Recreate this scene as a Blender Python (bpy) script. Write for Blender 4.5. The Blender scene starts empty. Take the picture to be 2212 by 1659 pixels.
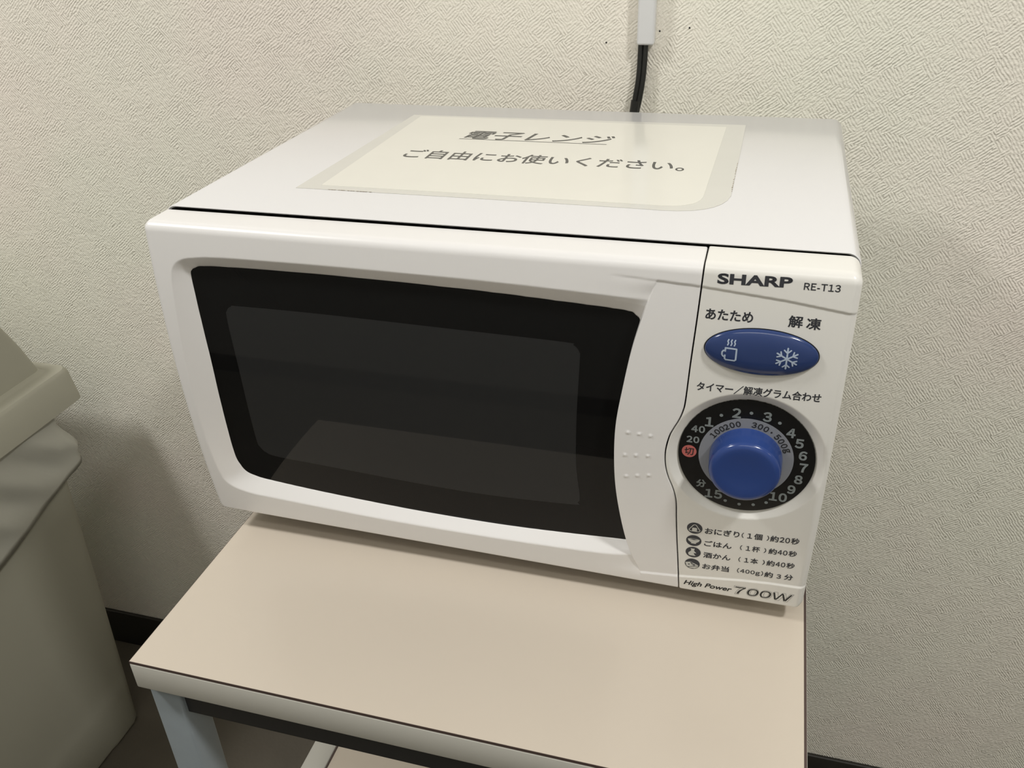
import bpy, bmesh, math, random
import numpy as np
from mathutils import Matrix, Vector

random.seed(4)
SC = bpy.context.scene
COL = SC.collection
ZT = 0.96                      # height of the microwave's top above the floor
WALL_Y = 0.3716                # back wall
FRONT_Y = -1.25                # opposite wall of the corridor

# ------------------------------------------------------------------ camera
cam = bpy.data.cameras.new('camera'); cam_ob = bpy.data.objects.new('camera', cam); COL.objects.link(cam_ob)
R = ((0.961834, 0.2716903, -0.0325543), (0.1113644, -0.4973422, -0.860377), (-0.2499468, 0.8239145, -0.5086173))
cam_ob.matrix_world = Matrix(((R[0][0], -R[1][0], -R[2][0], 0.3965823), (R[0][1], -R[1][1], -R[2][1], -0.4969442),
                              (R[0][2], -R[1][2], -R[2][2], 0.1946892 + ZT), (0, 0, 0, 1)))
cam.sensor_width = 36.0; cam.lens = 1900.11 * 36.0 / 2212.0; cam.clip_start = 0.02
SC.camera = cam_ob

# ------------------------------------------------------------------ world, lamps, exposure
world = bpy.data.worlds.new('world'); SC.world = world; world.use_nodes = True
world.node_tree.nodes['Background'].inputs[0].default_value = (1.0, 0.95, 0.86, 1)
world.node_tree.nodes['Background'].inputs[1].default_value = 0.05
SC.view_settings.view_transform = 'Standard'; SC.view_settings.look = 'None'
SC.view_settings.exposure = 0.0; SC.view_settings.gamma = 1.0
try: SC.view_settings.use_curve_mapping = False
except Exception: pass

def lamp(name, loc, power, size=0.11, colour=(1.0, 0.983, 0.96)):
    l = bpy.data.lights.new(name, 'AREA'); l.shape = 'DISK'; l.size = size; l.energy = power; l.color = colour
    o = bpy.data.objects.new(name, l); COL.objects.link(o); o.location = loc
    return o
LZ = 2.185
lamp('ceiling_lamp', (1.12, -0.50, LZ), 16.0, .16)
lamp('ceiling_lamp', (-0.88, -0.47, LZ), 17.0, .30)
lamp('ceiling_lamp', (3.0, -0.58, LZ), 6)  # unseen extra lamp added further along the corridor for ambient fill
def panel_lamp(name, loc, power, sx, sy, colour):
    l = bpy.data.lights.new(name, 'AREA'); l.shape = 'RECTANGLE'; l.size = sx; l.size_y = sy; l.energy = power; l.color = colour
    o = bpy.data.objects.new(name, l); COL.objects.link(o); o.location = loc
panel_lamp('fill_light_panel', (0.45, -1.00, LZ), 4.5, 1.2, .2, (1.0, .98, .94))  # added soft fill light, not a known fixture; brightens surfaces facing the corridor

# ------------------------------------------------------------------ materials
def mat(name, col, rough=0.5, spec=0.5, coat=0.0, coat_rough=0.03, metal=0.0, noise=0.0, nscale=40, bump=0.0, bscale=300):
    m = bpy.data.materials.new(name); m.use_nodes = True
    nt = m.node_tree; b = nt.nodes['Principled BSDF']
    b.inputs['Base Color'].default_value = (*col, 1); b.inputs['Roughness'].default_value = rough
    b.inputs['Specular IOR Level'].default_value = spec; b.inputs['Metallic'].default_value = metal
    b.inputs['Coat Weight'].default_value = coat; b.inputs['Coat Roughness'].default_value = coat_rough
    if noise or bump:
        tc = nt.nodes.new('ShaderNodeNewGeometry')
    if noise:
        n = nt.nodes.new('ShaderNodeTexNoise'); n.inputs['Scale'].default_value = nscale; n.inputs['Detail'].default_value = 4
        r = nt.nodes.new('ShaderNodeMapRange'); r.inputs['To Min'].default_value = 1 - noise; r.inputs['To Max'].default_value = 1 + noise
        mx = nt.nodes.new('ShaderNodeVectorMath'); mx.operation = 'SCALE'; mx.inputs[0].default_value = col
        nt.links.new(tc.outputs['Position'], n.inputs['Vector']); nt.links.new(n.outputs['Fac'], r.inputs['Value'])
        nt.links.new(r.outputs['Result'], mx.inputs['Scale']); nt.links.new(mx.outputs[0], b.inputs['Base Color'])
    if bump:
        n = nt.nodes.new('ShaderNodeTexNoise'); n.inputs['Scale'].default_value = bscale; n.inputs['Detail'].default_value = 2
        bp_ = nt.nodes.new('ShaderNodeBump'); bp_.inputs['Strength'].default_value = 1.0; bp_.inputs['Distance'].default_value = bump
        nt.links.new(tc.outputs['Position'], n.inputs['Vector']); nt.links.new(n.outputs['Fac'], bp_.inputs['Height'])
        nt.links.new(bp_.outputs[0], b.inputs['Normal'])
    return m

def wallpaper():
    m = bpy.data.materials.new('woven_wallpaper'); m.use_nodes = True
    nt = m.node_tree; N = nt.nodes; L = nt.links; b = N['Principled BSDF']
    b.inputs['Roughness'].default_value = 0.75; b.inputs['Specular IOR Level'].default_value = 0.25
    g = N.new('ShaderNodeNewGeometry')
    def math_(op, a, c=None):
        n = N.new('ShaderNodeMath'); n.operation = op
        for i, v in enumerate((a, c)):
            if v is None: continue
            if isinstance(v, (int, float)): n.inputs[i].default_value = v
            else: L.new(v, n.inputs[i])
        return n.outputs[0]
    # warp the position a little so that the strokes are not ruler straight
    wn = N.new('ShaderNodeTexNoise'); wn.inputs['Scale'].default_value = 70; wn.inputs['Detail'].default_value = 2
    L.new(g.outputs['Position'], wn.inputs['Vector'])
    sub = N.new('ShaderNodeVectorMath'); sub.operation = 'SUBTRACT'; sub.inputs[1].default_value = (.5, .5, .5); L.new(wn.outputs['Color'], sub.inputs[0])
    sca = N.new('ShaderNodeVectorMath'); sca.operation = 'SCALE'; sca.inputs['Scale'].default_value = 0.0034; L.new(sub.outputs[0], sca.inputs[0])
    add = N.new('ShaderNodeVectorMath'); add.operation = 'ADD'; L.new(g.outputs['Position'], add.inputs[0]); L.new(sca.outputs[0], add.inputs[1])
    sep = N.new('ShaderNodeSeparateXYZ'); L.new(add.outputs[0], sep.inputs[0])
    x, z = sep.outputs['X'], sep.outputs['Z']
    vo = N.new('ShaderNodeTexVoronoi'); vo.inputs['Scale'].default_value = 85
    L.new(add.outputs[0], vo.inputs['Vector'])
    sc = N.new('ShaderNodeSeparateColor'); L.new(vo.outputs['Color'], sc.inputs[0])
    pick = math_('GREATER_THAN', sc.outputs[0], 0.58)
    a1 = math_('ADD', math_('MULTIPLY', x, 0.80), math_('MULTIPLY', z, 0.60))
    a2 = math_('SUBTRACT', math_('MULTIPLY', x, 0.62), math_('MULTIPLY', z, 0.78))
    sel = math_('ADD', math_('MULTIPLY', a1, pick), math_('MULTIPLY', a2, math_('SUBTRACT', 1.0, pick)))
    ph = math_('MULTIPLY', sc.outputs[1], 6.28)
    st = math_('SINE', math_('ADD', math_('MULTIPLY', sel, 6.2832 / 0.0026), ph))
    fn = N.new('ShaderNodeTexNoise'); fn.inputs['Scale'].default_value = 330; fn.inputs['Detail'].default_value = 3
    L.new(g.outputs['Position'], fn.inputs['Vector'])
    amp = N.new('ShaderNodeTexNoise'); amp.inputs['Scale'].default_value = 45; L.new(g.outputs['Position'], amp.inputs['Vector'])
    h = math_('ADD', math_('MULTIPLY', math_('MULTIPLY', st, 0.42), math_('MULTIPLY', amp.outputs['Fac'], 1.3)), math_('MULTIPLY', fn.outputs['Fac'], 2.1))
    bmp = N.new('ShaderNodeBump'); bmp.inputs['Strength'].default_value = 0.8; bmp.inputs['Distance'].default_value = 0.0007
    L.new(h, bmp.inputs['Height']); L.new(bmp.outputs[0], b.inputs['Normal'])
    bn = N.new('ShaderNodeTexNoise'); bn.inputs['Scale'].default_value = 3.2; bn.inputs['Detail'].default_value = 5; L.new(g.outputs['Position'], bn.inputs['Vector'])
    cr = N.new('ShaderNodeValToRGB'); e = cr.color_ramp.elements
    e[0].position = 0.38; e[0].color = (0.855, 0.845, 0.735, 1); e[1].position = 0.64; e[1].color = (0.88, 0.82, 0.735, 1)
    L.new(bn.outputs['Fac'], cr.inputs[0]); L.new(cr.outputs[0], b.inputs['Base Color'])
    return m

M = dict(
    wall=wallpaper(),
    farwall=mat('grey_wall_paint', (.44, .435, .405), .8),
    ceiling=mat('ceiling_paint', (.80, .795, .78), .8),
    floor=mat('vinyl_floor', (.12, .106, .084), .55, .3, noise=.28, nscale=9, bump=.0004, bscale=120),
    base=mat('dark_skirting', (.022, .020, .016), .5, .4, noise=.2),
    pin=mat('pin_hole', (.02, .02, .02), .8),
    casing=mat('white_enamel', (.72, .715, .715), .13, .5, bump=.00003, bscale=900),
    plastic=mat('white_gloss_plastic', (.80, .79, .78), .28, .5),
    panel=mat('cream_gloss_plastic', (.79, .78, .74), .26, .5),
    gap=mat('dark_gap', (.02, .02, .018), .8, .2),
    glass=mat('black_printed_glass', (.0065, .0065, .0065), .03, .2),
    screen=mat('smoked_window', (.0245, .025, .025), .03, .2),
    blue=mat('blue_plastic', (.024, .047, .15), .16, .5),
    blueknob=mat('blue_knob_plastic', (.026, .058, .215), .2, .5),
    black=mat('black_dial', (.006, .006, .006), .25, .4),
    dialgrey=mat('grey_dial', (.24, .25, .275), .35, .4),
    silver=mat('silver_print', (.22, .245, .245), .5, .3),
    ink=mat('charcoal_print', (.045, .047, .055), .5, .3),
    inkblack=mat('black_print', (.02, .02, .02), .5, .3),
    inkwhite=mat('white_print', (.62, .62, .58), .5, .3),
    icon=mat('pale_blue_print', (.42, .50, .62), .5, .3),
    red=mat('red_print', (.50, .135, .12), .45, .3),
    rubber=mat('grey_rubber', (.06, .06, .06), .8),
    under=mat('galvanised_base', (.35, .35, .35), .5, metal=.6),
    film=mat('laminate_film', (.67, .665, .62), .11, .5, noise=.03, nscale=25),
    paper=mat('laminated_paper', (.78, .77, .705), .11, .5, noise=.02, nscale=25),
    dirt=mat('brown_grime', (.22, .17, .11), .8),
    marker=mat('notice_print', (.10, .10, .095), .3, .5),
    lam=mat('cream_laminate', (.575, .51, .425), .24, .45, noise=.03, nscale=7),
    core=mat('brown_laminate_edge', (.07, .045, .038), .6),
    band=mat('white_edge_band', (.52, .51, .46), .45),
    steel=mat('grey_painted_steel', (.25, .285, .305), .4, noise=.06, nscale=60),
    blackrail=mat('black_rail', (.018, .018, .018), .5),
    duct=mat('white_duct', (.76, .77, .78), .35),
    cord=mat('black_cord', (.010, .011, .010), .32),
    bin=mat('beige_bin_plastic', (.38, .37, .30), .5, .3, noise=.03, nscale=6),
    bag=mat('white_bag_film', (.41, .405, .35), .35, .4, noise=.05, nscale=20),
)
# the liner lets a little light through
_b = M['bag'].node_tree.nodes['Principled BSDF']; _b.inputs['Transmission Weight'].default_value = 0.0

# ------------------------------------------------------------------ object helpers
def link(name, me, parent=None, smooth=False, angle=None):
    me.name = name
    o = bpy.data.objects.new(name, me); COL.objects.link(o)
    if parent is not None: o.parent = parent
    if smooth:
        for p in me.polygons: p.use_smooth = True
        if angle is not None:
            try: me.set_sharp_from_angle(angle=math.radians(angle))
            except Exception: pass
    return o
def obj(name, bm, m, parent=None, smooth=False, angle=None):
    me = bpy.data.meshes.new(name); bm.normal_update(); bm.to_mesh(me); bm.free()
    for k in (m if isinstance(m, (list, tuple)) else [m]): me.materials.append(k)
    return link(name, me, parent, smooth, angle)
def thing(name, label, cat, loc=(0, 0, 0), group=None):
    o = bpy.data.objects.new(name, None); COL.objects.link(o); o.location = loc; o.empty_display_size = .05
    o['label'] = label; o['category'] = cat
    if group: o['group'] = group
    bpy.context.view_layer.update()
    return o
def tag(o, label, cat):
    o['label'] = label; o['category'] = cat; return o
def struct(o): o['kind'] = 'structure'; return o
def add_box(bm, a, b, bev=0.0, seg=2, mi=0):
    r = bmesh.ops.create_cube(bm, size=1.0)
    for v in r['verts']:
        v.co = Vector([(a[i] + b[i]) / 2 + v.co[i] * (b[i] - a[i]) for i in range(3)])
    fs = set(f for v in r['verts'] for f in v.link_faces)
    for f in fs: f.material_index = mi
    if bev:
        es = list(set(e for v in r['verts'] for e in v.link_edges))
        bmesh.ops.bevel(bm, geom=es, offset=bev, segments=seg, affect='EDGES', profile=.5)
    return fs
def box(name, a, b, m, parent=None, bev=0.0, seg=2):
    bm = bmesh.new(); add_box(bm, a, b, bev, seg)
    return obj(name, bm, m, parent, smooth=bev > 0, angle=50)
def tube(name, pts, r, m, parent=None, n=12, cap=True):
    """round tube along a smoothed path"""
    P = [Vector(p) for p in pts]; path = []
    for i in range(len(P) - 1):
        p0, p1, p2, p3 = P[max(i - 1, 0)], P[i], P[i + 1], P[min(i + 2, len(P) - 1)]
        for k in range(8):
            t = k / 8
            path.append(0.5 * ((2 * p1) + (-p0 + p2) * t + (2 * p0 - 5 * p1 + 4 * p2 - p3) * t * t + (-p0 + 3 * p1 - 3 * p2 + p3) * t ** 3))
    path.append(P[-1])
    bm = bmesh.new(); rings = []
    up = Vector((0, 1, 0.01)).normalized()
    for i, c in enumerate(path):
        d = (path[min(i + 1, len(path) - 1)] - path[max(i - 1, 0)]).normalized()
        s = d.cross(up).normalized(); u = s.cross(d)
        rings.append([bm.verts.new(c + r * (math.cos(2 * math.pi * k / n) * s + math.sin(2 * math.pi * k / n) * u)) for k in range(n)])
    for a, b in zip(rings, rings[1:]):
        for k in range(n): bm.faces.new((a[k], a[(k + 1) % n], b[(k + 1) % n], b[k]))
    if cap: bm.faces.new(rings[0][::-1]); bm.faces.new(rings[-1])
    bmesh.ops.recalc_face_normals(bm, faces=bm.faces)
    return obj(name, bm, m, parent, smooth=True, angle=60)
def grid_mesh(name, X, Y, Z, m, parent=None, flip=False):
    nr, nc = X.shape
    co = np.stack([X, Y, Z], -1).reshape(-1, 3).astype(np.float32)
    i = np.arange(nr * nc).reshape(nr, nc)
    q = np.stack([i[:-1, :-1], i[:-1, 1:], i[1:, 1:], i[1:, :-1]], -1).reshape(-1, 4)
    if flip: q = q[:, ::-1]
    me = bpy.data.meshes.new(name)
    me.vertices.add(len(co)); me.vertices.foreach_set('co', co.ravel())
    me.loops.add(q.size); me.loops.foreach_set('vertex_index', q.ravel().astype(np.int32))
    me.polygons.add(len(q)); me.polygons.foreach_set('loop_start', np.arange(0, q.size, 4, dtype=np.int32))
    me.polygons.foreach_set('use_smooth', np.ones(len(q), dtype=bool))
    me.update(); me.validate(); me.materials.append(m)
    return link(name, me, parent)
def bridge_loops(bm, loops, close=True):
    V = [[bm.verts.new(p) for p in lp] for lp in loops]
    n = len(V[0])
    for a, b in zip(V, V[1:]):
        for k in range(n if close else n - 1):
            bm.faces.new((a[k], a[(k + 1) % n], b[(k + 1) % n], b[k]))
    return V
def rrect(x0, x1, y0, y1, r, n=6):
    """closed rounded rectangle, counter-clockwise from the lower right corner"""
    pts = []
    for cx, cy, a0 in ((x1 - r, y0 + r, -90), (x1 - r, y1 - r, 0), (x0 + r, y1 - r, 90), (x0 + r, y0 + r, 180)):
        for k in range(n + 1):
            a = math.radians(a0 + 90 * k / n); pts.append((cx + r * math.cos(a), cy + r * math.sin(a)))
    return pts

# ------------------------------------------------------------------ the room
XL, XR, ZC = -2.3, 3.9, 2.2
struct(box('floor', (XL - .1, FRONT_Y - .1, -.1), (XR + .1, WALL_Y + .1, 0), M['floor']))
struct(box('ceiling', (XL - .1, FRONT_Y - .1, ZC), (XR + .1, WALL_Y + .1, ZC + .1), M['ceiling']))
bm = bmesh.new(); add_box(bm, (XL - .1, WALL_Y, 0), (XR + .1, WALL_Y + .1, ZC))
for px, pz in ((0.2388, 1.0068), (0.3155, 1.0206), (0.2885, 1.0175)):        # small pin holes beside the duct
    add_box(bm, (px - .0007, WALL_Y - .0003, pz - .0007), (px + .0007, WALL_Y + .001, pz + .0007), mi=1)
struct(obj('wall_back', bm, [M['wall'], M['pin']]))
struct(box('wall_front', (XL - .1, FRONT_Y - .1, 0), (XR + .1, FRONT_Y, ZC), M['farwall']))
struct(box('wall_left', (XL - .1, FRONT_Y, 0), (XL, WALL_Y, ZC), M['wall']))
struct(box('wall_right', (XR, FRONT_Y, 0), (XR + .1, WALL_Y, ZC), M['wall']))
struct(box('baseboard_back', (XL, WALL_Y - .006, 0), (XR, WALL_Y, .075), M['base'], bev=.002))
struct(box('baseboard_front', (XL, FRONT_Y, 0), (XR, FRONT_Y + .006, .095), M['base'], bev=.002))

# ------------------------------------------------------------------ side table
TZ = ZT - 0.270                # table top
TX0, TX1, TY0, TY1 = 0.0112, 0.4598, -0.164, 0.316
tb = thing('side_table', 'cream laminate side table with white edge and grey steel legs under the microwave', 'table', (0.2355, 0.076, 0))
def local(o, parent):          # keep world coordinates while parenting to a thing that is only moved
    o.matrix_parent_inverse = parent.matrix_world.inverted() if parent.type == 'EMPTY' else Matrix(); return o
def tbox(name, a, b, m, bev=0.0): return local(box(name, a, b, m, tb, bev), tb)
bm = bmesh.new(); add_box(bm, (TX0 + .0004, TY0 + .0002, TZ - .0024), (TX1 - .0002, TY1, TZ - .00025), mi=1)
add_box(bm, (TX0 + .0009, TY0 + .0004, TZ - .00025), (TX1 - .0019, TY1 - .0005, TZ), mi=0)
top = local(obj('tabletop', bm, [M['lam'], M['core']], tb), tb)
tbox('edge_band', (TX0, TY0, TZ - .026), (TX1 + .0005, TY1, TZ - .0024), M['band'], .0012)
tbox('apron_rail', (TX0 + .026, TY0 + .012, TZ - .058), (TX1 - .026, TY0 + .030, TZ - .026), M['blackrail'])
for lx in (TX0 + .001, TX1 - .026):
    for ly in (TY0 + .008, TY1 - .033):
        tbox('leg', (lx, ly, 0), (lx + .025, ly + .025, TZ - .026), M['steel'], .002)
SZ = ZT - 0.585
for lx in (TX0, TX1 - .025):
    tbox('shelf_rail', (lx, TY0 + .034, SZ - .025), (lx + .025, TY1 - .034, SZ), M['band'], .0015)
bm = bmesh.new(); add_box(bm, (TX0 + .0252, TY0 + .034, SZ - .018), (TX1 - .0252, TY1 - .034, SZ + .0004))
bm.normal_update()
for f in bm.faces: f.material_index = 0 if f.normal.z > .5 else 1
local(obj('lower_shelf', bm, [M['lam'], M['core']], tb), tb)
tbox('shelf_trim', (TX0 + .0252, TY0 + .034, SZ - .01), (TX0 + .0268, TY1 - .034, SZ + .0012), M['core'])

# ------------------------------------------------------------------ microwave
MW = 0.455; MD = 0.305
mw = thing('microwave_oven', 'white microwave oven with black window and blue knob on the side table', 'microwave', (MW / 2, 0.14, TZ))
def mpart(o): return local(o, o.parent)
def mm(*a): return [v * .001 for v in a]

# cabinet: folded sheet-steel shell with rounded top edges
prof = [(0.0, -.243)]
for k in range(9):
    a = math.radians(180 - 90 * k / 8); prof.append((.008 + .008 * math.cos(a), -.008 + .008 * math.sin(a)))
for k in range(9):
    a = math.radians(90 - 90 * k / 8); prof.append((MW - .008 + .008 * math.cos(a), -.008 + .008 * math.sin(a)))
prof.append((MW, -.243))
bm = bmesh.new()
def shell_ring(y, ins):
    cx, cz = MW / 2, -.12
    return [(cx + (x - cx) * (1 - ins / (MW / 2)), y, ZT + cz + (z - cz) * (1 - ins / .12)) for x, z in prof]
rings = [shell_ring(.012, .0018), shell_ring(.0006, .0012), shell_ring(0, .0004), shell_ring(.0006, 0), shell_ring(MD - .003, 0), shell_ring(MD - .001, .0008), shell_ring(MD, .0028)]
V = bridge_loops(bm, rings)
bm.faces.new(V[-1])
bmesh.ops.recalc_face_normals(bm, faces=bm.faces)
cab = mpart(obj('cabinet', bm, M['casing'], mw, smooth=True, angle=40))
mpart(box('front_frame', (.006, -.002, ZT - .244), (MW - .006, .010, ZT - .004), M['gap'], mw))
mpart(box('base_plate', (.002, .004, ZT - .2465), (MW - .002, MD - .002, ZT - .2432), M['under'], mw))
for fx in (.045, MW - .045):
    for fy in (.045, MD - .04):
        bm = bmesh.new()
        bmesh.ops.create_cone(bm, cap_ends=True, segments=24, radius1=.011, radius2=.014, depth=.0235, matrix=Matrix.Translation((fx, fy, TZ + .01175)))
        mpart(obj('foot', bm, M['rubber'], mw, smooth=True, angle=40))

# front surface: y as a function of height (measured from the top, metres)
def F(z): return -.032 + .5 * (z + .1) ** 2
def sstep(a, b, x):
    t = np.clip((x - a) / (b - a), 0, 1); return t * t * (3 - 2 * t)
def spline(pts, closed=False, n=10):
    P = np.array(pts, float); out = []
    N = len(P)
    rng = range(N) if closed else range(N - 1)
    for i in rng:
        p0, p1, p2, p3 = (P[(i - 1) % N], P[i], P[(i + 1) % N], P[(i + 2) % N]) if closed else (P[max(i - 1, 0)], P[i], P[i + 1], P[min(i + 2, N - 1)])
        for k in range(n):
            t = k / n
            out.append(.5 * (2 * p1 + (p2 - p0) * t + (2 * p0 - 5 * p1 + 4 * p2 - p3) * t * t + (3 * p1 - p0 - 3 * p2 + p3) * t ** 3))
    if not closed: out.append(P[-1])
    return np.array(out)
def sdf(poly, X, Z):
    """signed distance to a closed polygon, negative inside"""
    P = np.asarray(poly); Q = np.roll(P, -1, 0)
    d2 = np.full(X.shape, 1e9); inside = np.zeros(X.shape, bool)
    for (ax, az), (bx, bz) in zip(P, Q):
        ex, ez = bx - ax, bz - az; L2 = ex * ex + ez * ez
        if L2 < 1e-14: continue
        t = np.clip(((X - ax) * ex + (Z - az) * ez) / L2, 0, 1)
        d2 = np.minimum(d2, (X - ax - t * ex) ** 2 + (Z - az - t * ez) ** 2)
        if abs(bz - az) > 1e-12:
            c = ((az > Z) != (bz > Z)) & (X < (bx - ax) * (Z - az) / (bz - az) + ax); inside ^= c
    d = np.sqrt(d2); return np.where(inside, -d, d)

SEAM = np.array([(370.6, -262), (370.0, -250), (368.2, -225), (366.6, -205), (365.2, -185), (364.4, -172), (363.0, -164), (360.8, -157), (358.2, -150.5), (356.2, -143), (355.3, -135), (355.5, -127.5),
                 (357.2, -118), (359.6, -111.5), (362.4, -105), (364.3, -98.5), (365.3, -91), (366.4, -66), (368.0, -36), (369.2, -10), (369.6, 2)]) * .001
ARC = np.array([(344.5, -250), (342.0, -240.2), (336.5, -226.8), (330.6, -204.9), (325.0, -171.5), (322.9, -144.1), (323.2, -114.6), (326.8, -86.6), (331.4, -58.9), (337.2, -35.7), (343.1, -16.8), (347, -5)]) * .001
def curve_x(C):
    S = spline(C, n=8); o = np.argsort(S[:, 1]); S = S[o]
    return lambda z: np.interp(z, S[:, 1], S[:, 0])
seam_x = curve_x(SEAM); arc_x = curve_x(ARC)
BEZEL = spline(np.array([(33, -25.2), (58, -23.1), (132, -22.5), (226, -23.2), (284, -24.6), (339, -26.8), (375, -28.5), (375, -219), (336, -227.0), (308, -229.8), (232, -231.6), (151, -231.0), (98, -228.8), (50, -226.4), (37, -225.6),
                         (23.5, -222.4), (15.5, -216.9), (12.2, -207), (10.0, -185), (9.4, -158), (11, -105), (14.3, -54), (16.2, -39), (19, -32), (24.5, -27.5)]) * .001, closed=True, n=6)
GD = .008
GLASS = spline(np.array([(30, -35.2), (36, -33.6), (62, -32.6), (131, -32.0), (226, -33.4), (284, -35.6), (324, -37.6), (331.5, -40.2), (334.6, -45.5), (331.6, -62), (326.6, -90), (323.2, -118), (322.6, -148), (325.5, -178), (329.5, -205), (331.2, -217.5),
                         (320, -219.6), (247, -223.5), (175, -223.0), (100, -219.0), (50, -214.5), (38, -212.3), (31, -209.2), (27.3, -203), (25.0, -191), (25.8, -150), (26.8, -105), (26.0, -60), (25.6, -41), (27, -37)]) * .001, closed=True, n=6)
def upper_line(x): return np.interp(x, mm(316.2, 338.6, 368.2, 416.3, 455), mm(-12.4, -13.8, -15.4, -19.8, -24.9))
def lower_line(x): return np.interp(x, mm(336, 367.8, 411.7, 430, 455), mm(-243.8, -240.7, -234.6, -233.0, -232.4))
BUMPS = np.array([(331.3, -118.3), (338.4, -118.7), (345.5, -119.4), (329.8, -136.2), (337.0, -135.7), (344.4, -135.2), (331.1, -153.6), (338.4, -152.2), (345.6, -150.9)]) * .001
DX, DZ = .4046, -.1290          # dial centre
def zone(X, Z):                 # shallow sunk band between the two horizontal lines
    return sstep(-.0005, .0005, upper_line(X) - Z) * sstep(-.0005, .0005, Z - lower_line(X))
def door_y(X, Z):
    y = F(Z)
    do = -sdf(BEZEL, X, Z); dg = sdf(GLASS, X, Z)
    t = np.where(do <= 0, 0, do / (do + np.maximum(dg, 0) + 1e-9))
    t = np.clip(t, 0, 1); t = np.where(dg <= 0, 1.0, t)
    dep = GD * t + np.where(dg < 0, np.minimum(-dg * 2.5, .004), 0)
    ax = arc_x(Z)
    near = np.exp(-np.maximum(ax - X, 0) / .012) * sstep(-.014, -.024, Z) * .0014
    near = near * (1 - np.clip(t * 3, 0, 1))
    ul = upper_line(X) - Z
    left = y + dep + near * sstep(-.248, -.236, Z) + .0004 * sstep(-.0005, .0005, ul) * np.exp(-np.maximum(ul, 0) / .004) * sstep(.312, .330, X) * (t <= 0)
    right = y + .0008 * zone(X, Z) * sstep(.332, .345, X)
    s = sstep(-.0009, 0, X - ax)
    s = np.where((Z > -.010) | (Z < -.246), 1, s) if False else s
    out = left * (1 - s) + right * s
    for bx, bz in BUMPS:
        d2 = ((X - bx) ** 2 + (Z - bz) ** 2) / .00115 ** 2
        out = out - .0007 * np.sqrt(np.clip(1 - d2, 0, 1))
    return out
def panel_y(X, Z):
    y = F(Z) + .0008 * zone(X, Z)
    r = np.sqrt((X - DX) ** 2 + (Z - DZ) ** 2)
    dish = .0048 * (1 - np.clip((r - .0412) / (.0480 - .0412), 0, 1)) ** 1.1
    return np.where(r < .0412, F(DZ) + .0008 + .0042 + .001, np.maximum(y, y + dish))
def front_panel(name, xl, xr, zt, zb, yf, m, nx, nz, rl, rr, rt, rb, yback, corners, mid=None):
    def spaced(n, r0, r1, L):
        """positions (0..L) and the rounding set-back at both ends"""
        a = [(r0 * (1 - math.cos(t)), r0 * (1 - math.sin(t))) for t in np.linspace(0, math.pi / 2, 7)]
        b = [(L - r1 * (1 - math.cos(t)), r1 * (1 - math.sin(t))) for t in np.linspace(math.pi / 2, 0, 7)]
        mid = [(p, 0.0) for p in np.linspace(r0, L - r1, n)[1:-1]]
        return np.array(a + mid + b)
    Lx, Lz = xr(np.array(-.12)) - xl(np.array(-.12)), zt - zb(0.2)
    U = spaced(nx, rl, rr, Lx); W = spaced(nz, rb, rt, Lz)
    if mid is not None:
        Um = float(mid(np.array(-.12)) - xl(np.array(-.12)))
        extra = [(Um + d * .001, 0.0) for d in (-1.25, -1.0, -.9, -.75, -.6, -.45, -.3, -.15, 0, .25)]
        keep = [q for q in U.tolist() if abs(q[0] - Um + .0005) > .0010]
        U = np.array(sorted([tuple(q) for q in keep] + extra))
    u = U[:, 0] / Lx; w = W[:, 0] / Lz
    uu, ww = np.meshgrid(u, w); su, sw = np.meshgrid(U[:, 1], W[:, 1])
    X0 = np.full(uu.shape, .2)
    for _ in range(3):
        Zb = zb(X0); Z = Zb + (zt - Zb) * ww; a, b = xl(Z), xr(Z); X0 = a + (b - a) * uu
        if mid is not None:
            c = mid(Z); P = uu * Lx; X0 = np.where(P < Um - .02, a + (c - .02 - a) * P / (Um - .02), np.where(P < Um + .004, c + P - Um, c + .004 + (b - c - .004) * (P - Um - .004) / (Lx - Um - .004)))
    X = X0.copy(); Z = Z.copy()
    for (sx, sz, rad) in corners:            # round the outline's corners
        cx = a + rad if sx < 0 else b - rad; cz = Zb + rad if sz < 0 else zt - rad
        p = (X - cx) * sx / rad; q = (Z - cz) * sz / rad
        k = (p > 0) & (q > 0); p = np.clip(p, 0, 1); q = np.clip(q, 0, 1)
        X = np.where(k, cx + sx * rad * p * np.sqrt(1 - q * q / 2), X); Z = np.where(k, cz + sz * rad * q * np.sqrt(1 - p * p / 2), Z)
    Y = yf(X, Z) + su + sw
    # a skirt back to the body
    pad = lambda A: np.pad(A, 1, mode='edge')
    X, Y, Z = pad(X), pad(Y), pad(Z)
    yb = yback(X); Y[0, :] = yb[0]; Y[-1, :] = yb[-1]; Y[:, 0] = yb[:, 0]; Y[:, -1] = yb[:, -1]
    return mpart(grid_mesh(name, X, Y, Z + ZT, m, mw))
ONE = lambda v: (lambda z: np.full(np.shape(z), v))
zbot = lambda x: -.2480 - .0148 * np.asarray(x)
door = front_panel('door', ONE(.0004), lambda z: seam_x(z) - .0004, -.0022, zbot, door_y, M['plastic'], 460, 310, .0032, .0006, .0058, .0016, lambda x: -.0022 + .0014 * np.clip(x / .36, 0, 1), [(-1, 1, .004), (-1, -1, .006), (1, -1, .0012), (1, 1, .001)], arc_x)
panel = front_panel('control_panel', lambda z: seam_x(z) + .0005, ONE(.4546), -.0016, lambda x: np.full(np.shape(x), -.2540), panel_y, M['panel'], 150, 360, .0006, .0055, .0058, .0016, lambda x: np.full(np.shape(x), -.0009),
                    [(1, 1, .007), (1, -1, .006), (-1, -1, .002), (-1, 1, .001)])

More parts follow.
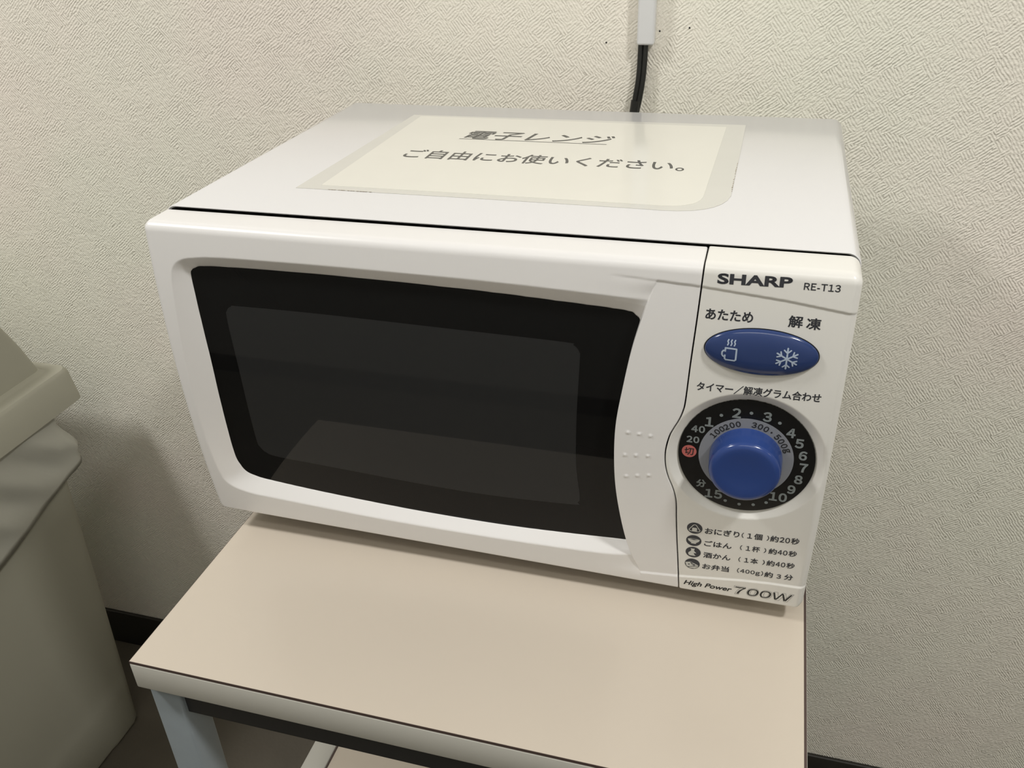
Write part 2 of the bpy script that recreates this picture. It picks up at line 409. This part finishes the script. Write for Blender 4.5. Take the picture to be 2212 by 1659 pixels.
# ---- flat pieces laid on the front surfaces
def sheet(name, outline, yfun, off, m, parent, step=.004, thick=0.0):
    """a thin plate with the given outline following yfun"""
    P = np.asarray(outline)
    c = P.mean(0); bm = bmesh.new(); K = 14
    loops = []
    for k in range(K + 1):
        f = 1 - k / (K + .5)
        q = c + (P - c) * f
        loops.append([(x, float(yfun(np.array(x), np.array(z))) + off, z + ZT) for x, z in q])
    if thick: loops.insert(0, [(x, y + thick, z) for x, y, z in loops[0]])
    V = bridge_loops(bm, loops); bm.faces.new(V[-1])
    bmesh.ops.recalc_face_normals(bm, faces=bm.faces)
    if sum(f.normal.y for f in bm.faces) > 0: bmesh.ops.reverse_faces(bm, faces=bm.faces)
    return mpart(obj(name, bm, m, parent, smooth=True, angle=50))
gy = lambda X, Z: F(Z) + GD + .0002 * 0
pane = sheet('window_pane', GLASS, gy, 0.0, M['glass'], door, thick=.003)
SCREEN = np.array([(x, z) for x, z in spline(np.array([(52.5, -61.6), (60, -60.6), (122, -60.3), (221, -61.6), (287, -62.6), (294, -64.2), (297.6, -68.5), (298.0, -75), (296.2, -117), (295.8, -155), (298.0, -183), (296.6, -189.6), (290, -192.8),
                                                   (211, -195.6), (101, -190.6), (63, -188.4), (54, -185.8), (50, -181), (48.4, -172), (48.6, -112), (47.6, -72), (48.8, -65)]) * .001, closed=True, n=6)])
sheet('window_screen', SCREEN, gy, -.00015, M['screen'], door)

# button: a blue oval dome in a dark rim
BX, BZ, BA, BB = .4058, -.0525, .0318, .0143
def oval(a, b, n=72): return [(BX + a * math.cos(2 * math.pi * k / n), BZ + b * math.sin(2 * math.pi * k / n)) for k in range(n)]
sheet('button_rim', oval(BA + .0006, BB + .0006), lambda X, Z: F(Z) + .0008, -.0003, M['gap'], panel)
def button_y(X, Z):
    r = np.sqrt(((X - BX) / BA) ** 2 + ((Z - BZ) / BB) ** 2)
    return F(Z) + .0008 - .0012 - .0042 * np.clip(1 - r ** 2.6, 0, 1) ** .6
bm = bmesh.new(); loops = []
for f in [1.0, .995, .985, .97, .95, .92, .88, .83, .77, .7, .6, .5, .4, .3, .2, .1, .03]:
    loops.append([(x, float(button_y(np.array(x), np.array(z))), z + ZT) for x, z in oval(BA * f, BB * f)])
loops.insert(0, [(x, F(z) + .002, z + ZT) for x, z in oval(BA, BB)])
V = bridge_loops(bm, loops); bm.faces.new(V[-1]); bmesh.ops.recalc_face_normals(bm, faces=bm.faces)
if sum(f.normal.y for f in bm.faces) > 0: bmesh.ops.reverse_faces(bm, faces=bm.faces)
button = mpart(obj('selector_button', bm, M['blue'], mw, smooth=True))

# dial plate, grey inner ring, knob
DY = F(DZ) + .0008 + .0034
def disc_pts(r, n=96): return [(DX + r * math.cos(2 * math.pi * k / n), DZ + r * math.sin(2 * math.pi * k / n)) for k in range(n)]
flat = lambda y: (lambda X, Z: np.full(np.shape(X), y))
dial = sheet('timer_dial', disc_pts(.0414), flat(DY), 0, M['black'], mw, thick=.0012)
sheet('gram_ring', disc_pts(.0288), flat(DY - .0002), 0, M['dialgrey'], dial)
bm = bmesh.new(); kp = [(.0222, .0), (.0221, -.004), (.0217, -.012)]
for k in range(9):
    a = math.radians(90 * k / 8); kp.append((.0176 + .0038 * math.cos(a), -.0135 - .0038 * math.sin(a)))
kp += [(.015, -.01735), (.011, -.0170), (.006, -.0167), (.001, -.0166)]
loops = [[(DX + .0001 + r * math.cos(2 * math.pi * k / 80), DY - .0002 + y, ZT + DZ - .0005 + r * math.sin(2 * math.pi * k / 80)) for k in range(80)] for r, y in kp]
V = bridge_loops(bm, loops); bm.faces.new(V[-1]); bmesh.ops.recalc_face_normals(bm, faces=bm.faces)
if sum(f.normal.y * f.calc_area() for f in bm.faces) > 0: bmesh.ops.reverse_faces(bm, faces=bm.faces)
mpart(obj('timer_knob', bm, M['blueknob'], mw, smooth=True, angle=60))

# ------------------------------------------------------------------ lettering
def raw_text(body, fatten=0.0, shear=0.0, outline=None, res=4, bold=False):
    c = bpy.data.curves.new('lettering', 'FONT'); c.body = body; c.resolution_u = res; c.shear = shear
    if bold: c.offset = fatten
    if outline: c.fill_mode = 'NONE'; c.bevel_depth = outline; c.bevel_resolution = 0; c.offset = fatten
    o = bpy.data.objects.new('lettering', c); COL.objects.link(o)
    dg = bpy.context.evaluated_depsgraph_get(); dg.update()
    me = bpy.data.meshes.new_from_object(o.evaluated_get(dg))
    bpy.data.objects.remove(o); bpy.data.curves.remove(c)
    V = np.array([v.co[:2] for v in me.vertices]).reshape(-1, 2); Zv = [v.co.z for v in me.vertices]
    Fc = [tuple(p.vertices) for p in me.polygons if not outline or sum(Zv[i] for i in p.vertices) > 1e-9]
    bpy.data.meshes.remove(me); return V, Fc
def clean(V, Fc):
    out = []
    for f in Fc:
        g = V[list(f)]; x, y = g[:, 0], g[:, 1]
        if abs(np.sum(x * np.roll(y, -1) - np.roll(x, -1) * y)) > 1e-8: out.append(f)
    return out
WIDE = {c: chr(ord(c) + 0xFEE0) for c in map(chr, range(33, 127)) if c != '-'}
def text_mesh(body, fatten=0.0, shear=0.0, outline=None, res=4, gap=.11, plain=False):
    """filled glyphs, thickened by laying a band along every outline; Latin signs are set one by one"""
    V, Fc, x, run = [], [], 0.0, ''
    latin = (not plain) and all(ord(c) < 127 for c in body)
    units = list(body) if latin else [body]
    for un in units:
        if un == ' ': x += .34; continue
        t = ''.join(WIDE.get(c, c) for c in un) if not plain else un
        parts = [raw_text(t, fatten, shear, outline)] if outline else [raw_text(t, 0, shear)] + ([raw_text(t, 0, shear, abs(fatten))] if fatten > 0 else [])
        lo = min(p[0][:, 0].min() for p in parts) if latin else 0.0; hi = max(p[0][:, 0].max() for p in parts)
        for P, F_ in parts:
            b = len(V); Q = P.copy()
            if latin: Q[:, 0] += x - lo
            V += Q.tolist(); Fc += [tuple(b + i for i in f) for f in clean(P, F_)]
        x += hi - lo + gap * (0.75 if shear else 1)
    return np.array(V), Fc
def lay(name, pieces, surf, m, parent, own=None):
    """pieces: lists of (2D verts, faces) in panel millimetre-metres laid on surf(x,z)"""
    co, fa = [], []
    for n_, (P, Fc) in enumerate(pieces):
        b = len(co)
        y = surf(P[:, 0], P[:, 1]) - (n_ % 8) * 1.5e-5
        co += [(p[0], float(q), p[1] + ZT) for p, q in zip(P, y)]
        for f in Fc:
            g = [P[i] for i in f]
            area = sum(g[i][0] * g[(i + 1) % len(g)][1] - g[(i + 1) % len(g)][0] * g[i][1] for i in range(len(g)))
            f = [b + i for i in f]
            fa.append(f if area > 0 else f[::-1])
    me = bpy.data.meshes.new(name); me.from_pydata(co, [], fa); me.materials.append(m)
    return local(link(name, me, parent), parent)
def fit(body, x0, x1, z0, z1, tilt=0.0, fatten=0.0, shear=0.0, outline=None, gap=.11, plain=False):
    V, Fc = text_mesh(body, fatten, shear, outline, 4, gap, plain)
    a, b = V[:, :2].min(0), V[:, :2].max(0)
    P = np.empty((len(V), 2)); P[:, 0] = x0 + (V[:, 0] - a[0]) / (b[0] - a[0]) * (x1 - x0); P[:, 1] = z0 + (V[:, 1] - a[1]) / (b[1] - a[1]) * (z1 - z0)
    P[:, 1] += tilt * (P[:, 0] - x0)
    return P * .001, Fc
def centred(body, x, z, h, rot=0.0, fatten=0.0, wide=1.0):
    """upright or turned figures as two layers: the fill and a band along its outline"""
    lay_, px = [([], []), ([], [])], 0.0
    for un in body:
        u = WIDE.get(un, un); parts = [raw_text(u)] + ([raw_text(u, 0, 0, fatten)] if fatten else [])
        lo = min(p[0][:, 0].min() for p in parts); hi = max(p[0][:, 0].max() for p in parts)
        for (V, Fc), (P, F_) in zip(lay_, parts):
            b = len(V); Q = P.copy(); Q[:, 0] += px - lo; V += Q.tolist(); Fc += [tuple(b + i for i in f) for f in clean(P, F_)]
        px += hi - lo + .09
    A = np.array(lay_[-1][0] or lay_[0][0]); a, b = A.min(0), A.max(0); s = h / (b[1] - a[1]); c, n = math.cos(rot), math.sin(rot); out = []
    for V, Fc in lay_:
        if not V: continue
        P = (np.array(V) - (a + b) / 2) * s; P[:, 0] *= wide
        out.append((np.stack([x + c * P[:, 0] - n * P[:, 1], z + n * P[:, 0] + c * P[:, 1]], 1) * .001, Fc))
    return out
def dot(x, z, r, n=16):
    return np.array([(x + r * math.cos(2 * math.pi * k / n), z + r * math.sin(2 * math.pi * k / n)) for k in range(n)]) * .001, [tuple(range(n))]
def poly(pts): return np.array(pts) * .001, [tuple(range(len(pts)))]
def stroke(pts, w, closed=False):
    """a band of width w along a polyline, with round ends"""
    P = np.array(pts, float); co, fa = [], []
    n = len(P); pairs = [(i, (i + 1) % n) for i in range(n if closed else n - 1)]
    for i, j in pairs:
        d = P[j] - P[i]; L = np.hypot(*d); d = d / L; nn = np.array([-d[1], d[0]]) * w / 2
        b = len(co); co += [P[i] + nn, P[i] - nn, P[j] - nn, P[j] + nn]; fa.append((b, b + 1, b + 2, b + 3))
    pieces = [(np.array(co) * .001, fa)]
    return pieces + [dot(p[0], p[1], w / 2, 10) for p in P]
on_panel = lambda X, Z: panel_y(X, Z) - .00012
on_panel2 = lambda X, Z: panel_y(X, Z) - .00020
on_panel3 = lambda X, Z: panel_y(X, Z) - .00027

lay('brand_lettering', [fit('SHARP', 377.5, 418.0, -12.9, -6.6, .022, .036, plain=True)], on_panel, M['ink'], panel)
lay('model_lettering', [fit('RE-T13', 424.2, 443.3, -12.4, -8.2, .01, .022)], on_panel, M['ink'], panel)
lay('warm_lettering', [fit('あたため', 372.7, 399.3, -35.1, -28.4, .004, .024)], on_panel, M['ink'], panel)
lay('thaw_lettering', [fit('解', 418.5, 426.4, -35.5, -28.2, 0, .024), fit('凍', 428.3, 436.3, -35.7, -28.7, 0, .024)], on_panel, M['ink'], panel)
lay('timer_lettering', [fit('タイマー/解凍グラム合わせ', 371.3, 442.6, -82.3, -76.0, .010, .022)], on_panel, M['ink'], panel)
T = .043
def row(z0, z1, segs): return [fit(t, a, b, z0 + T * (a - 384.5), z1 + T * (a - 384.5), T, .022) for t, a, b in segs]
lay('riceball_lettering', row(-195.0, -189.4, [('おにぎり', 384.6, 407.0), ('1個', 412.0, 421.6), ('約', 426.5, 431.8), ('秒', 439.6, 444.7)]) + row(-194.6, -189.9, [('20', 432.4, 438.9), ('(', 408.4, 409.8), (')', 424.3, 425.8)]), on_panel, M['ink'], panel)
lay('rice_lettering', row(-206.5, -201.2, [('ごはん', 384.9, 403.0), ('1杯', 412.2, 421.2), ('約', 426.7, 432.0), ('秒', 439.4, 444.6)]) + row(-206.1, -201.6, [('40', 432.4, 438.7), ('(', 408.4, 409.8), (')', 423.7, 425.2)]), on_panel, M['ink'], panel)
lay('sake_lettering', row(-218.0, -212.6, [('酒かん', 385.0, 403.2), ('1本', 412.2, 421.2), ('約', 426.6, 431.9), ('秒', 439.4, 444.6)]) + row(-217.6, -213.0, [('40', 432.4, 438.7), ('(', 408.4, 409.8), (')', 423.9, 425.5)]), on_panel, M['ink'], panel)
lay('lunchbox_lettering', row(-229.5, -224.0, [('お弁当', 385.1, 403.2), ('(400g)', 408.4, 425.6), ('約', 426.4, 432.0)]) + row(-229.3, -225.0, [('3', 434.4, 437.3)]) + row(-229.5, -224.0, [('分', 439.2, 445.0)]), on_panel, M['ink'], panel)
lay('power_lettering', [fit('High Power', 373.4, 406.7, -249.3, -243.2, .004, .022, .3, None, .06, True)], on_panel, M['inkblack'], panel)
lay('wattage_lettering', [fit('700W', 408.8, 446.8, -248.7, -241.3, .012, 0, .12), fit('700W', 407.8, 447.8, -249.6, -240.4, .012, .05, .12, .007)], on_panel, M['inkblack'], panel)

# food pictures: dark round spots with pale drawings
spots = [(377.8, -191.4), (377.9, -203.1), (378.2, -214.3), (378.3, -225.9)]
for i, (cx, cz) in enumerate(spots):
    pale, dark = [], []
    s = lambda pts: [(cx + a, cz + b) for a, b in pts]
    if i == 0:
        tri = [(-3.3, -2.4), (-3.6, -1.5), (-.9, 2.9), (0, 3.3), (.9, 2.9), (3.6, -1.5), (3.3, -2.4), (2.6, -2.8), (-2.6, -2.8)]
        pale += stroke(s(tri), .55, True) + [poly(s([(-1.6, -2.6), (1.6, -2.6), (1.6, .1), (1.0, .5), (-1.0, .5), (-1.6, .1)]))]
    elif i == 1:
        pale += [poly(s([(-4.1, 1.3), (-3.4, -.4), (-1.6, -2.0), (-1.5, -2.8), (1.5, -2.8), (1.6, -2.0), (3.4, -.4), (4.1, 1.3), (2.2, 1.9), (-2.2, 1.9)]))]
        dark += [poly(s([(-2.8, 1.3), (0, .8), (2.8, 1.3), (0, 1.7)]))]
    elif i == 2:
        pale += [poly(s([(-1.9, 3.6), (.9, 3.6), (.6, 2.4), (.6, 1.3), (2.2, -.6), (2.2, -2.4), (1.3, -3.4), (-2.2, -3.4), (-3.2, -2.4), (-3.2, -.6), (-1.5, 1.3), (-1.5, 2.4)]))]
        dark += [poly(s([(.4, -.6), (4.0, -.6), (3.2, -2.6), (1.2, -2.6)]))]
        pale += [poly(s([(.7, -.9), (3.7, -.9), (3.0, -2.2), (1.4, -2.2)]))] if False else []
    else:
        pale += [poly(s([(-4.8, .8), (-1.2, 2.0), (4.2, -.9), (4.0, -2.6), (1.8, -4.3), (-1.4, -4.4), (-3.9, -2.6)]))]
        dark += stroke(s([(-2.6, -3.5), (-.3, -2.6), (4.0, -1.5)]), .4) + stroke(s([(-1.4, 1.7), (-.2, -.4), (1.6, -2.1)]), .35) + [dot(cx - 2.3, cz - .8, .55), poly(s([(-1.0, 1.6), (.6, .8), (.2, .2), (-1.3, .9)])), poly(s([(.6, .2), (2.2, -.6), (1.8, -1.3), (.5, -.6)]))]
    d = lay('food_icon', [dot(cx, cz, 5.1, 40)], on_panel, M['ink'], panel)
    lay('icon_drawing', pale, on_panel2, M['inkwhite'], panel)
    if dark: lay('icon_detail', dark, on_panel3, M['ink'], panel)

# cup and snowflake on the button
on_btn = lambda X, Z: button_y(X, Z) - .00015
cup = stroke([(385.9, -49.7), (385.9, -56.5), (386.6, -57.2), (391.5, -57.2), (392.2, -56.5), (392.2, -49.7)], .95, True)
cup += stroke([(385.8, -51.2), (384.9, -51.4), (384.2, -52.4), (384.2, -54.0), (384.8, -55.0), (385.8, -55.3)], .9)
for k in range(3):
    x = 387.1 + 1.9 * k
    cup += stroke([(x + .2, -44.6), (x - .25, -45.6), (x + .25, -46.6), (x - .2, -47.8)], .75)
lay('cup_icon', cup, on_btn, M['icon'], button)
fl = []
for k in range(6):
    a = math.radians(90 + 60 * k); ux, uz = math.cos(a), math.sin(a)
    fl += stroke([(420.3, -52.7), (420.3 + 6.4 * ux, -52.7 + 6.4 * uz)], .95)
    for sg in (-1, 1):
        b = a + sg * math.radians(48)
        fl += stroke([(420.3 + 3.6 * ux, -52.7 + 3.6 * uz), (420.3 + 3.6 * ux + 2.5 * math.cos(b), -52.7 + 3.6 * uz + 2.5 * math.sin(b))], .85)
lay('snowflake_icon', fl, on_btn, M['icon'], button)

# dial numerals
on_dial = lambda X, Z: np.full(np.shape(X), DY - .00015)
on_dial2 = lambda X, Z: np.full(np.shape(X), DY - .00035)
num = [q for t, x, z, h in (('2', 396.3, -97.3, 7.0), ('1', 380.7, -105.9, 7.0), ('3', 414.4, -97.5, 7.0), ('4', 429.3, -107.0, 6.8), ('5', 435.0, -113.9, 6.8), ('6', 438.2, -122.4, 6.8), ('7', 439.6, -131.3, 6.8),
       ('8', 437.8, -140.5, 6.8), ('9', 434.6, -148.8, 6.8), ('10', 427.4, -155.9, 6.9), ('15', 387.6, -160.4, 6.9), ('分', 379.2, -153.3, 6.2), ('20', 371.6, -120.4, 5.0), ('40', 374.3, -112.2, 5.2)) for q in centred(t, x, z, h, 0, .040)]
num += [dot(x, z, 1.1) for x, z in ((387.4, -100.1), (404.9, -96.1), (422.0, -100.8), (420.7, -161.5), (413.0, -164.7), (404.3, -165.8), (395.4, -164.5))]
lay('numerals', num, on_dial, M['silver'], dial)
lay('off_mark', [dot(369.9, -129.6, 4.6, 40)], on_dial, M['red'], dial)
lay('off_lettering', centred('切', 369.9, -129.6, 5.6, 0, .012), lambda X, Z: np.full(np.shape(X), DY - .0003), M['inkblack'], dial)
def around(s, a0, r, step, h):
    out = []
    for k, ch in enumerate(s):
        a = math.radians(a0 - step * k)
        if ch == ' ': continue
        p = (404.6 + r * math.cos(a), -129.3 + r * math.sin(a))
        out += [dot(*p, .6)] if ch == '・' else centred(ch, *p, h * (1.1 if ch == 'g' else 1.0), a - math.pi / 2, .022)
    return out
lay('gram_lettering', around('100', 146, 25.2, 8.2, 4.0) + around('200', 122.5, 25.2, 8.6, 4.0) + around('300', 83.5, 25.2, 8.6, 4.0) + around('・', 57.5, 25.0, 1, 1) + around('500g', 47, 25.2, 8.6, 4.0), on_dial2, M['inkblack'], dial)

# ------------------------------------------------------------------ laminated notice on top
nt_ = thing('notice_sheet', 'laminated paper notice with black Japanese lettering on top of the microwave', 'sign', (.22, .15, ZT))
def flat_poly(name, pts, z0, z1, mats, extra=()):
    bm = bmesh.new()
    lo = [bm.verts.new((x, y, z0)) for x, y in pts]; hi = [bm.verts.new((x, y, z1)) for x, y in pts]
    bm.faces.new(hi); bm.faces.new(lo[::-1])
    for k in range(len(pts)): bm.faces.new((lo[k], lo[(k + 1) % len(pts)], hi[(k + 1) % len(pts)], hi[k]))
    for q in extra:
        f = bm.faces.new([bm.verts.new((x, y, z1 + .00006)) for x, y in q]); f.material_index = 1
    bm.normal_update()
    if sum(f.normal.z for f in bm.faces if len(f.verts) == len(pts)) < 0: pass
    return local(obj(name, bm, mats, nt_), nt_)
def corner(p, q, r_, n=8):      # rounded corner at q between p and r_
    p, q, r_ = map(np.array, (p, q, r_)); return [tuple((1 - t) ** 2 * p + 2 * t * (1 - t) * q + t * t * r_) for t in np.linspace(0, 1, n)]
film = [(.0745, .0500)] + [(.20, .0508), (.318, .0505)] + corner((.335, .0500), (.373, .0500), (.3765, .086)) + [(.3768, .19), (.3768, .2705), (.30, .268), (.0885, .2625)]
film[-1] = (.0820, .2640); 
grime = []
random.seed(9)
for k in range(14):
    x = .100 + .0024 * k + random.uniform(-.0006, .0006); grime.append([(x, .0500), (x + random.uniform(.0008, .0021), .0500), (x + .0018, .0507), (x, .0506)])
for k in range(16):
    y = .095 + .0042 * k + random.uniform(-.001, .001); w = random.uniform(.0003, .0009); grime.append([(.3766 - w, y), (.3766, y), (.3767, y + random.uniform(.001, .003)), (.3766 - w, y + .001)])
flat_poly('laminate_film', film, ZT + .00005, ZT + .00035, [M['film'], M['dirt']], grime)
paper = [(.0905, .0585), (.20, .0592), (.322, .0585)] + corner((.335, .0585), (.357, .0590), (.3590, .080)) + [(.3615, .2615), (.20, .2605), (.0905, .2595)]
flat_poly('paper', paper, ZT + .00036, ZT + .00050, [M['paper']])
def flat_text(name, pieces):
    co, fa = [], []
    for P, Fc in pieces:
        b = len(co); co += [(p[0], p[1], ZT + .00060) for p in P]
        for f in Fc:
            g = [P[i] for i in f]
            area = sum(g[i][0] * g[(i + 1) % len(g)][1] - g[(i + 1) % len(g)][0] * g[i][1] for i in range(len(g)))
            fa.append([b + i for i in (f if area > 0 else f[::-1])])
    me = bpy.data.meshes.new(name); me.from_pydata(co, [], fa); me.materials.append(M['marker'])
    return local(link(name, me, nt_), nt_)
flat_text('title_lettering', [fit('電子レンジ', 152.5, 276.5, 193.5, 217.5, .006, .012, .22)] + [poly([(150, 191.6), (273, 193.0), (273, 194.2), (150, 192.8)])])
flat_text('message_lettering', [fit('ご自由にお使いください。', 121.5, 340.0, 133.5, 156.5, 0, .010)])

# ------------------------------------------------------------------ duct and cord on the wall
d_ = box('cable_duct', (.2692, WALL_Y - .0125, ZT + .0468), (.2850, WALL_Y, 2.2), M['duct'], None, .0022, 3)
tag(d_, 'white plastic cable duct running up the wallpaper above the microwave', 'cable duct')
cd = thing('power_cord', 'black twin power cord hanging from the white duct behind the microwave', 'cord', (.2745, .362, ZT + .04))
lead = [((.2725, .3655, .075), (.2725, .3655, .05), (.2718, .3650, .02), (.2695, .3635, .0), (.2678, .362, -.012), (.2655, .360, -.03)),
        ((.2770, .3655, .075), (.2770, .3655, .05), (.2760, .3650, .02), (.2738, .3635, .0), (.2718, .362, -.012), (.2690, .360, -.03))]
for l in lead: local(tube('cable', [(x, y, z + ZT) for x, y, z in l], .0026, M['cord'], cd), cd)
local(tube('cord_sleeve', [(x, y, z + ZT) for x, y, z in ((.2700, .3622, -.0035), (.2688, .361, -.016), (.2660, .359, -.04), (.2600, .352, -.10), (.2600, .340, -.16), (.262, .325, -.19), (.262, .3055, -.195))], .0045, M['cord'], cd), cd)

# ------------------------------------------------------------------ waste bin with its liner
bn = thing('waste_bin', 'beige plastic waste bin with gabled lid standing left of the side table', 'bin', (-.60, .06, 0))
def bin_loop(z, x1, y1, x0=-.74, y0=-.15, r=.022, ridge=.0022):
    pts = rrect(x0, x1, y0, y1, r, 6); out = []
    for (x, y), (x2, y2) in zip(pts, pts[1:] + pts[:1]):
        out.append((x, y, z))
        if abs(x - x1) < 1e-6 and abs(x2 - x1) < 1e-6:      # right face: a raised centre panel
            out += [(x1, y0 + .062, z), (x1 + ridge, y0 + .065, z), (x1 + ridge, y1 - .062, z), (x1, y1 - .058, z)]
    return out
bm = bmesh.new(); LV = []
for z, x1, y1 in ((.0, -.4720, .232), (.003, -.468, .238), (.009, -.4660, .2405), (.25, -.4625, .252), (.50, -.4595, .263), (.545, -.459, .265)):
    t = z / .545; LV.append(bin_loop(z, x1, y1, -.735 - .012 * t, -.140 - .015 * t, .02, -.0018))
V = bridge_loops(bm, LV); bm.faces.new(V[0][::-1]); bm.faces.new(V[-1]); bmesh.ops.recalc_face_normals(bm, faces=bm.faces)
local(obj('bin_body', bm, M['bin'], bn, smooth=True, angle=35), bn)
lz = ZT - .350
bm = bmesh.new()
def ll(z, ins, r): return [(x, y, z) for x, y in rrect(-.765 + ins, -.446 - ins, -.175 + ins, .311 - ins, r, 6)]
rim = [ll(lz - .048, .012, .010), ll(lz - .048, .0, .014), ll(lz - .006, .0035, .014), ll(lz - .001, .007, .013), ll(lz, .011, .012), ll(lz - .0005, .022, .010), ll(lz + .001, .025, .009)]
V = bridge_loops(bm, rim)
# arched hood
def hood(h, iy, ix):
    x0, x1, y0, y1 = -.765 + .029 + ix, -.446 - .029 - ix, -.175 + .027 + iy, .311 - .022 - iy
    r = min(.012, (y1 - y0) * .45)
    return [(x, y, lz + h) for x, y in rrect(x0, x1, y0, y1, r, 6)]
G = [hood(.003, .003, .001), hood(.04, .015, .003), hood(.08, .031, .007), hood(.12, .055, .012), hood(.15, .092, .017), hood(.175, .135, .022), hood(.188, .175, .027), hood(.193, .215, .031)]
GV = [[bm.verts.new(p) for p in g] for g in G]
prev = V[-1]
for g in GV:
    for k in range(len(g)): bm.faces.new((prev[k], prev[(k + 1) % len(g)], g[(k + 1) % len(g)], g[k]))
    prev = g
bm.faces.new(prev); bm.faces.new(V[0][::-1]); bmesh.ops.recalc_face_normals(bm, faces=bm.faces)
local(obj('bin_lid', bm, M['bin'], bn, smooth=True, angle=35), bn)
# the liner's cuff: folded film hanging outside the body under the lid
bm = bmesh.new(); base = rrect(-.752, -.4565, -.162, .2675, .012, 6)
dense = []
for (x, y), (x2, y2) in zip(base, base[1:] + base[:1]):
    n = max(1, int(math.hypot(x2 - x, y2 - y) / .006))
    dense += [(x + (x2 - x) * k / n, y + (y2 - y) * k / n) for k in range(n)]
cx0, cy0 = -.605, .053; loops = []
for j in range(13):
    t = j / 12; lp = []
    for k, (x, y) in enumerate(dense):
        zb_ = .4300 + .052 * max(0, (y - .10) / .16) ** 1.3 
        z = .557 + (zb_ - .557) * t
        s = y * 3.2 + x * 3 + (z - .5) * 3.6                # slanting folds
        out = .0015 + .0075 * t * (1 - .4 * t) + .0060 * (abs(((s * 3.9) % 1) - .5) * 4 - 1) * math.sin(math.pi * min(1, .12 + t * .88)) + .0010 * math.sin(s * 61 + 1) * t * (1 - t)
        corner_ = max(0, (x + .52)) * max(0, (y - .2)) / (.06 * .065); out += .008 * corner_ * t
        nx, ny = (x - cx0) / .148, (y - cy0) / .215
        if abs(nx) > abs(ny): d = (math.copysign(1, nx), 0 if abs(ny) < .9 else math.copysign(.6, ny))
        else: d = (0 if abs(nx) < .86 else math.copysign(.6, nx), math.copysign(1, ny))
        lp.append((x + d[0] * out, y + d[1] * out, z))
    loops.append(lp)
loops.append([(x - (.0015 if x > cx0 else -.0015), y - (.0015 if y > cy0 else -.0015), z + .001) for x, y, z in loops[-1]])
V = bridge_loops(bm, loops); bmesh.ops.recalc_face_normals(bm, faces=bm.faces)
tag(obj('bin_liner', bm, M['bag'], None, smooth=True), 'translucent white bag film folded out under the lid of the beige bin', 'bin bag')
